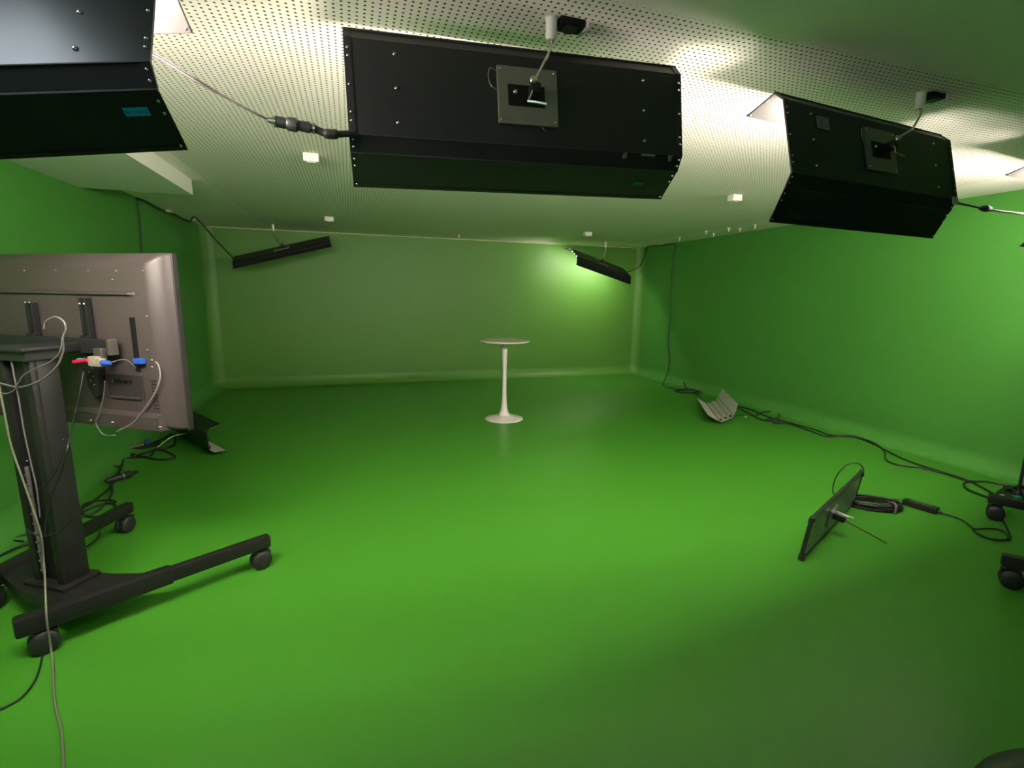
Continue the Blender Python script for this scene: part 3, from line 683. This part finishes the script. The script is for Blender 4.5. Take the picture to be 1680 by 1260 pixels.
# plugs hanging at the rail end
def cw(x, y, z): return Vector((-1.63, 3.15, 0)) + rt*x + fw*y + Vector((0, 0, z))
t = thing('cable_plug', 'blue and ivory plugs clustered at the end of the television mount rail', 'plug', tuple(cw(0.475, 0.02, 1.29)))
iv = Matrix.Translation(-cw(0.475, 0.02, 1.29))
bm = B(); box(bm, iv @ cw(0.475, 0.02, 1.30), (0.05, 0.03, 0.05), R3, bev=0.006); box(bm, iv @ cw(0.515, 0.02, 1.295), (0.03, 0.03, 0.04), R3, bev=0.005); new_obj('adapter_body', bm, mat('ivory_plug', (0.26, 0.235, 0.17), 0.4), t, True)
bm = B(); lathe(bm, [(0.014, 0), (0.014, 0.04), (0.008, 0.05)], 12, 0, axis_mat(iv @ cw(0.53, 0.015, 1.295), rt)); new_obj('blue_cap', bm, BLUEPLUG, t, True)
bm = B(); lathe(bm, [(0.010, 0), (0.013, 0.03), (0.013, 0.07)], 12, 0, axis_mat(iv @ cw(0.45, 0.015, 1.30), -rt)); new_obj('teal_cap', bm, mat('teal_blue_plug', (0.02, 0.22, 0.35), 0.4), t, True)
p = on_plane(121, 594, TVO-YD*0.22, YD); q = on_plane(144, 591, TVO-YD*0.22, YD)
bm = B(); cyl(bm, p, q, 0.010, 12); tag(new_obj('cable_plug', bm, REDPLUG, None, True), 'small red plug sticking out beside the television mount', 'plug')

# loose television cables
def tvp(px, off=0.10): return on_plane(px[0], px[1], TVO-YD*off, YD)
def colp(px, off=0.09): return on_plane(px[0], px[1], Vector((-1.47, 2.90, 0))-YD*off, YD)
cable('grey cable swinging in a wide arc across the top of the cart column', [colp(p) for p in [(72, 540), (75, 528), (90, 520), (104, 527), (108, 540), (103, 556), (104, 575), (94, 600), (70, 622), (35, 635), (5, 630), (-12, 625)]], 0.004, GREYCABLE)
cable('second grey cable looping below the first at the cart column top', [colp(p, 0.10) for p in [(102, 555), (99, 575), (85, 592), (60, 604), (40, 615), (30, 628), (22, 641), (8, 646), (-8, 642)]], 0.003, GREYCABLE)
cable('straight pale cable running down the front of the cart column', [colp(p, 0.075) for p in [(16, 572), (22, 610), (30, 650), (40, 710), (52, 765), (60, 800), (66, 850)]], 0.0038, GREYCABLE)
fz = at_z(85, 1078, 0.008)
cable('pale cable dropping past the cart column onto the floor and out of the bottom edge', [colp(p, 0.10) for p in [(-6, 610), (8, 680), (18, 730), (35, 780), (54, 835), (68, 880), (72, 925)]]+[on_plane(74, 955, Vector((-1.40, 2.62, 0)), YD), on_plane(75, 985, Vector((-1.37, 2.55, 0)), YD), on_plane(77, 1020, Vector((-1.35, 2.50, 0)), YD), on_plane(83, 1060, Vector((-1.34, 2.49, 0)), YD)] + fl([(87, 1095), (88, 1130), (92, 1165), (100, 1195), (103, 1230), (106, 1290)]), 0.0045, mat('olive_cable', (0.13, 0.14, 0.09), 0.4))
cable('black cable curving from the cart caster to the left picture edge', [at_z(76, 1040, 0.06)]+fl([(70, 1073), (64, 1100), (54, 1122), (35, 1144), (12, 1158), (-20, 1172)]), 0.004, CABLE)
cable('dark cable dangling from the mount and sweeping down the column', [tvp((138, 602), 0.16), tvp((132, 640), 0.2), tvp((122, 682), 0.24), colp((112, 730)), colp((100, 775)), colp((84, 815)), colp((76, 850)), colp((74, 880))], 0.004, CABLE)
cable('pale cable arcing behind the television right side from the blue plug', [tvp((244, 591), 0.075), tvp((258, 596), 0.08), tvp((263, 618), 0.09), tvp((254, 645), 0.1), tvp((238, 670), 0.1), tvp((222, 690), 0.1), tvp((208, 700), 0.1), tvp((192, 708), 0.09)], 0.0036, mat('pale_grey_cable', (0.20, 0.18, 0.165), 0.4))
cable('thin pale cable hanging in a hook below the television', [tvp((172, 625), 0.12), tvp((170, 650), 0.12), tvp((164, 676), 0.12), tvp((157, 692), 0.12), tvp((163, 705), 0.12), tvp((172, 714), 0.12), tvp((190, 714), 0.12)], 0.003, GREYCABLE)
cable('thin pale cable from the blue and ivory plugs to the television back', [cw(0.575, 0.01, 1.295), tvp((205, 590), 0.12), tvp((222, 603), 0.09), tvp((236, 612), 0.06)], 0.003, GREYCABLE)
cable('thin black cable bundled low around the cart column', [colp(p, 0.10) for p in [(62, 805), (80, 790), (96, 765), (103, 740), (104, 720)]]+[], 0.003, CABLE)
cable('black cable drawn in a slack loop around the column front', [colp(p, 0.09) for p in [(42, 868), (60, 878), (80, 879), (100, 870), (115, 855), (122, 842)]], 0.003, CABLE)

# floor cables at left
def lcab(label, pts, r=0.007, m=CABLE, z=0.009): return cable(label, fl(pts, z), r, m)
lcab('black cable loops piled on the floor beneath the television corner', [(262, 710), (240, 705), (225, 712), (224, 722), (240, 728), (262, 722), (284, 712), (286, 728), (276, 734), (255, 738), (220, 748), (215, 746)], 0.010)
lcab('black cable looped widely left of the floor light behind the television', [(206, 742), (230, 748), (262, 754), (282, 752), (287, 748), (272, 740), (255, 738), (246, 748), (222, 750), (196, 754), (188, 760), (190, 766), (200, 764)], 0.010)
lcab('black cable trailing from the floor pile along the left wall foot', [(204, 748), (200, 762), (194, 776), (184, 792), (184, 808), (174, 824), (160, 838), (140, 846), (120, 850)], 0.009)
lcab('second black cable trailing beside the first towards the cart', [(200, 778), (192, 782), (180, 800), (164, 814), (148, 826), (135, 834), (128, 842)], 0.009)
lcab('oval loops of black cable on the floor just behind the cart', [(190, 823), (180, 820), (150, 823), (135, 830), (134, 842), (150, 848), (172, 844), (188, 834), (186, 826), (164, 828), (140, 838), (128, 844)], 0.008)
lcab('black cable on the floor left of the column, curling at the picture edge', [(100, 872), (60, 874), (24, 884), (-5, 905), (-40, 930)], 0.009)
lcab('black cable on the floor making a loop left of the column', [(70, 888), (40, 894), (0, 912), (-30, 930)], 0.009)
lcab('black cable loop lying against the column left side', [(38, 858), (20, 866), (13, 878), (18, 886), (38, 888)], 0.007)
lcab('black cable peeking out right of the column under the far leg', [(136, 900), (152, 890), (162, 880), (163, 872)], 0.006)
# power strip and plugs near the floor light
t = thing('power_strip', 'black power strip on the floor left of the hidden floor light', 'power strip', tuple(at_z(225, 738, 0)), rz=0.75)
bm = B(); box(bm, (0, 0, 0.02), (0.42, 0.06, 0.036), bev=0.006); new_obj('body', bm, BLACKPLASTIC, t, True)
bm = B(); cyl(bm, (0.10, 0, 0.03), (0.10, 0, 0.085), 0.024, 14); new_obj('blue_cap', bm, BLUEPLUG, t, True)
bm = B(); box(bm, (-0.02, 0.0, 0.045), (0.16, 0.035, 0.014), bev=0.003); new_obj('switch_bar', bm, mat('brown_plastic', (0.2, 0.13, 0.07), 0.4), t)
t = thing('cable_connector', 'black cable connector lying on the floor below the power strip', 'connector', tuple(at_z(201, 787, 0)), rz=0.9)
bm = B(); lathe(bm, [(0.012, -0.13), (0.024, -0.11), (0.026, -0.02), (0.032, 0.0), (0.032, 0.06), (0.02, 0.08), (0.012, 0.13)], 14, 0, Matrix.Translation((0, 0, 0.033)) @ Matrix.Rotation(PI/2, 4, 'Y')); new_obj('shell', bm, RUBBER, t, True)
bm = B(); lathe(bm, [(0.033, -0.006), (0.033, 0.004)], 14, 0, Matrix.Translation((0, 0, 0.033)) @ Matrix.Rotation(PI/2, 4, 'Y')); new_obj('ring', bm, CHROME, t, True)

# ------------------------------------------------------------------ slim light panel on the floor
p0 = Vector((2.675, 2.195, 0)); p1 = Vector((3.865, 2.765, 0)); xd = (p1-p0).normalized(); nd = Vector((-xd.y, xd.x, 0))   # faces left and away
lean = 0.035; zd = (Vector((0, 0, 0.30))-nd*lean).normalized(); yd = zd.cross(xd)
PM = Matrix((xd, yd, zd)).transposed().to_4x4(); PM.translation = p0 + Vector((0, 0, 0.004)); LP = (p1-p0).length; HP = 0.302
pn = thing('floor_light', 'long slim panel light standing on its edge on the floor at right, back towards camera', 'panel light', matrix=PM)
bm = B(); box(bm, (LP/2, 0, HP/2), (LP-0.02, 0.014, HP-0.02), bev=0.002); new_obj('back_panel', bm, PANELBACK, pn)
bm = B(); box(bm, (LP/2, 0.0085, HP/2), (LP-0.04, 0.003, HP-0.04)); new_obj('diffuser', bm, DIFFUSER, pn)
for (c, s) in (((LP/2, 0, 0.006), (LP, 0.024, 0.012)), ((LP/2, 0, HP-0.006), (LP, 0.024, 0.012)), ((0.006, 0, HP/2), (0.012, 0.024, HP)), ((LP-0.006, 0, HP/2), (0.012, 0.024, HP))):
    bm = B(); box(bm, c, s, bev=0.002); new_obj('frame_rail', bm, BLACKMETAL, pn)
for x in (0.0, LP):
    for z in (0.0, HP):
        bm = B(); sx = 1 if x == 0 else -1; sz = 1 if z == 0 else -1
        box(bm, (x+sx*0.02, 0, z+sz*0.02), (0.046, 0.032, 0.046), bev=0.01); cb = new_obj('corner_bumper', bm, RUBBER, pn, True)
        bm = B(); dome(bm, (x+sx*0.034, -0.016, z+sz*0.012), (0, -1, 0), 0.006); dome(bm, (x+sx*0.012, -0.016, z+sz*0.034), (0, -1, 0), 0.006); pieces('corner_screw', bm, CHROME, cb, True)
cx = LP*0.40
bm = B(); box(bm, (cx, -0.014, HP*0.50), (0.16, 0.014, 0.13), bev=0.003); br = new_obj('bracket_plate', bm, [mat('aluminium_plate', (0.30, 0.31, 0.27), 0.4, metal=0.6)], pn)
bm = B(); box(bm, (cx+0.02, -0.055, HP*0.50), (0.05, 0.075, 0.04), bev=0.006); new_obj('ball_mount', bm, BLACKPLASTIC, pn, True)
bm = B(); cyl(bm, (cx-0.0, -0.02, HP*0.60), (cx+0.0, -0.11, HP*0.62), 0.006, 8); cyl(bm, (cx+0.05, -0.02, HP*0.58), (cx+0.05, -0.13, HP*0.57), 0.005, 8); pieces('thumb_screw', bm, CHROME, pn, True)
iv = PM.inverted(); foot = iv @ at_z(1455, 891, 0.006)
bm = B(); tube(bm, [(cx+0.02, -0.085, HP*0.48), foot], 0.0045, 8, smooth=False); new_obj('support_rod', bm, mat('brass_rod', (0.16, 0.12, 0.03), 0.35, metal=0.5), pn, True)
pt = PM @ Vector((LP-0.01, 0, HP))
cable('black cable arching over the top corner of the floor panel light', [PM @ Vector((LP-0.01, -0.02, HP-0.05)), pt+Vector((0.0, 0, 0.02)), pt+Vector((-0.04, 0.02, 0.055)), pt+Vector((-0.13, 0.03, 0.05)), pt+Vector((-0.19, 0.05, -0.02)), pt+Vector((-0.19, 0.08, -0.12)), pt+Vector((-0.12, 0.12, -0.24)), Vector((pt.x+0.0, pt.y+0.10, 0.01)), at_z(1418, 824, 0.012)], 0.0045, CABLE)
# cable coil bundle
c = at_z(1432, 831, 0.0)
t = thing('cable_coil', 'thick bundled coil of black cable with yellow connectors beside the panel light', 'cable coil', tuple(c), rz=-0.55)
bm = B()
for i in range(9):
    a = 0.20-0.006*(i % 3); b_ = 0.115-0.010*(i//3); z = 0.012+0.016*(i % 3)+0.004*(i//3)
    tube(bm, [(a*math.cos(k*PI/8)+0.004*random.uniform(-1, 1), b_*math.sin(k*PI/8)+0.006*random.uniform(-1, 1), z+0.004*random.random()) for k in range(16)], 0.0075, 6, closed=True, k=3)
new_obj('windings', bm, RUBBER, t, 'all')
bm = B(); tube(bm, [(0.10, -0.125, 0.004), (0.105, -0.115, 0.065), (0.11, -0.05, 0.068), (0.115, 0.02, 0.03)], 0.010, 8); new_obj('cable_tie', bm, GREYCABLE, t, True)
bm = B(); 
for x, y in ((-0.21, 0.09), (0.05, 0.11)): lathe(bm, [(0.008, 0), (0.013, 0.01), (0.013, 0.045), (0.007, 0.055)], 12, 0, axis_mat((x, y, 0.022), (1, 0.25, 0)))
pieces('yellow_connector', bm, YELLOW, t, True)
cable('thin black lead between the yellow connectors and the power adapter', fl([(1408, 815), (1422, 812), (1440, 815), (1456, 818), (1468, 819), (1480, 820)], 0.015), 0.0045, CABLE)
a = at_z(1482, 826, 0.0); b = at_z(1538, 843, 0.0); c = (a+b)/2
t = thing('power_adapter', 'black brick power adapter on the floor right of the cable coil', 'power adapter', (c.x, c.y, 0), rz=math.atan2(b.y-a.y, b.x-a.x))
bm = B(); box(bm, (0, 0, 0.024), ((b-a).length, 0.075, 0.046), bev=0.008); new_obj('body', bm, BLACKPLASTIC, t, True)
bm = B(); lathe(bm, [(0.012, 0), (0.007, 0.03)], 10, 0, axis_mat(((b-a).length/2-0.002, 0, 0.02), (1, 0, 0))); new_obj('strain_relief', bm, RUBBER, t, True)
bm = B(); box(bm, (0, 0, 0.0475), ((b-a).length*0.6, 0.045, 0.001)); new_obj('rating_label', bm, mat('dark_label', (0.04, 0.04, 0.04), 0.3), t)
cable('black power lead from the adapter looping on the floor by the caster', fl([(1540, 841), (1560, 846), (1580, 854), (1592, 863), (1600, 868), (1618, 867), (1640, 869), (1652, 877), (1650, 885), (1630, 885), (1608, 878), (1596, 869), (1606, 876), (1628, 884), (1655, 885), (1657, 879), (1650, 862), (1643, 850), (1640, 838)]), 0.0055, CABLE)

# ------------------------------------------------------------------ second cart, stand and seat cut by the right edge
cart2, *_ = tv_cart('black rolling cart on splayed legs cut off by the right edge', (4.18, 0.78), (3.62, 1.62), (5.12, 1.42), (4.66, 2.25), (4.72, 1.22), (-0.53, 0.85))
# light stand with thin pole
sp_ = at_z(1668, 820, 0)
t = thing('light_stand', 'thin black pole stand at the right picture edge', 'light stand', tuple(sp_))
bm = B(); cyl(bm, (0, 0, 0.03), (0, 0, 0.62), 0.012, 12); new_obj('pole', bm, BLACKMETAL, t, True)
for k, ang in enumerate((2.9, 5.0, 0.8)):
    bm = B(); beam(bm, (0.01*math.cos(ang), 0.01*math.sin(ang), 0.05), (0.24*math.cos(ang), 0.24*math.sin(ang), 0.025), 0.03, 0.03, 0.006); new_obj('leg', bm, CART, t)
bm = B(); lathe(bm, [(0.03, 0.0), (0.035, 0.01), (0.03, 0.07), (0.014, 0.09)], 16); new_obj('hub', bm, BLACKPLASTIC, t, True)
bm = B(); box(bm, (0, 0, 0.64), (0.10, 0.03, 0.04), bev=0.005); new_obj('head_bracket', bm, BLACKPLASTIC, t, True)
# controller with teal end lying on the cart leg
c = at_z(1660, 818, 0.155)
t = thing('remote_control', 'small dark device with teal end and white tip resting near the right edge', 'device', tuple(at_z(1655, 818, 0.150)), rz=-0.5)
bm = B(); box(bm, (0.0, 0, 0.012), (0.16, 0.035, 0.02), bev=0.005); new_obj('body', bm, BLACKPLASTIC, t, True)
bm = B(); box(bm, (0.05, 0, 0.014), (0.05, 0.038, 0.022), bev=0.004); new_obj('teal_band', bm, TEAL, t, True)
bm = B(); box(bm, (-0.05, 0, 0.024), (0.03, 0.02, 0.006), bev=0.002); new_obj('white_tip', bm, CEILW, t, True)
bm = B()
c = at_z(1680, 808, 0.03)
for i in range(6): tube(bm, [c+Vector(((0.30-0.01*i)*math.cos(k*PI/8), (0.10-0.005*i)*math.sin(k*PI/8), 0.008*(i % 3))) for k in range(16)], 0.010, 6, closed=True, k=3)
tag(new_obj('cable_coil', bm, CABLE, None, 'all'), 'flat coil of black cable behind the cart leg at the right edge', 'cable coil')
# dark seat at the bottom right corner
e0 = at_z(1590, 1259, 0.45); e1 = at_z(1680, 1216, 0.45)
mid_e = (e0+e1)/2; dd = (e1-e0).normalized(); nn = Vector((dd.y, -dd.x, 0))
if nn.y > 0: nn = -nn
R_ = 0.42; ce = mid_e + nn*(R_-0.012)
t = thing('stool', 'black round seat cut off by the bottom right picture corner', 'stool', (ce.x, ce.y, 0))
bm = B(); lathe(bm, [(0.20, 0.37), (R_-0.01, 0.385), (R_, 0.40), (R_, 0.435), (R_-0.015, 0.45), (R_-0.06, 0.458)], 56); new_obj('seat', bm, mat('black_vinyl', (0.022, 0.024, 0.022), 0.45, noise=0.1), t, True)
bm = B(); cyl(bm, (0, 0, 0.06), (0, 0, 0.38), 0.025, 16); new_obj('post', bm, CART, t, True)
for k in range(5):
    a = k*2*PI/5; bm = B(); beam(bm, (0.02*math.cos(a), 0.02*math.sin(a), 0.075), (0.22*math.cos(a), 0.22*math.sin(a), 0.055), 0.035, 0.025, 0.006)
    lg = new_obj('leg', bm, CART, t); bm = B()
    lathe(bm, [(0.018, -0.012), (0.023, -0.008), (0.023, 0.008), (0.018, 0.012)], 14, 0, Matrix.Translation((0.22*math.cos(a), 0.22*math.sin(a), 0.0235)) @ Matrix.Rotation(a, 4, 'Z') @ Matrix.Rotation(PI/2, 4, 'X')); new_obj('caster_wheel', bm, RUBBER, lg, True)

# unseen glowing window, added behind the camera to brighten the near ceiling
bm = B(); box(bm, (0.0, YF+0.012, 1.75), (2.4, 0.02, 1.1)); o = struct('fill_window_1', bm, mat('fill_window_glow', (1, 1, 1), 0.5, emit=(0.85, 0.93, 1.0), estr=1.2))
bm = B()
for z in (1.18, 2.32): box(bm, (0.0, YF+0.03, z), (2.5, 0.06, 0.05))
for x in (-1.225, 0.0, 1.225): box(bm, (x, YF+0.03, 1.75), (0.05, 0.06, 1.1))
new_obj('fill_window_frame', bm, CEILW, o)
# ------------------------------------------------------------------ unseen cool ceiling lamp, added to explain the sheen and cool light at left
t = thing('added_ceiling_lamp', 'added square cool white ceiling lamp above the top left studio light, out of frame', 'lamp', (-1.12, 1.38, H))
bm = B(); box(bm, (0, 0, -0.02), (0.50, 0.50, 0.04), bev=0.004); new_obj('frame', bm, CEILW, t)
bm = B(); box(bm, (0, 0, -0.042), (0.44, 0.44, 0.004)); new_obj('diffuser', bm, mat('cool_diffuser', (1, 1, 1), 0.5, emit=ADDED_LIGHT[0], estr=ADDED_LIGHT[1]), t)
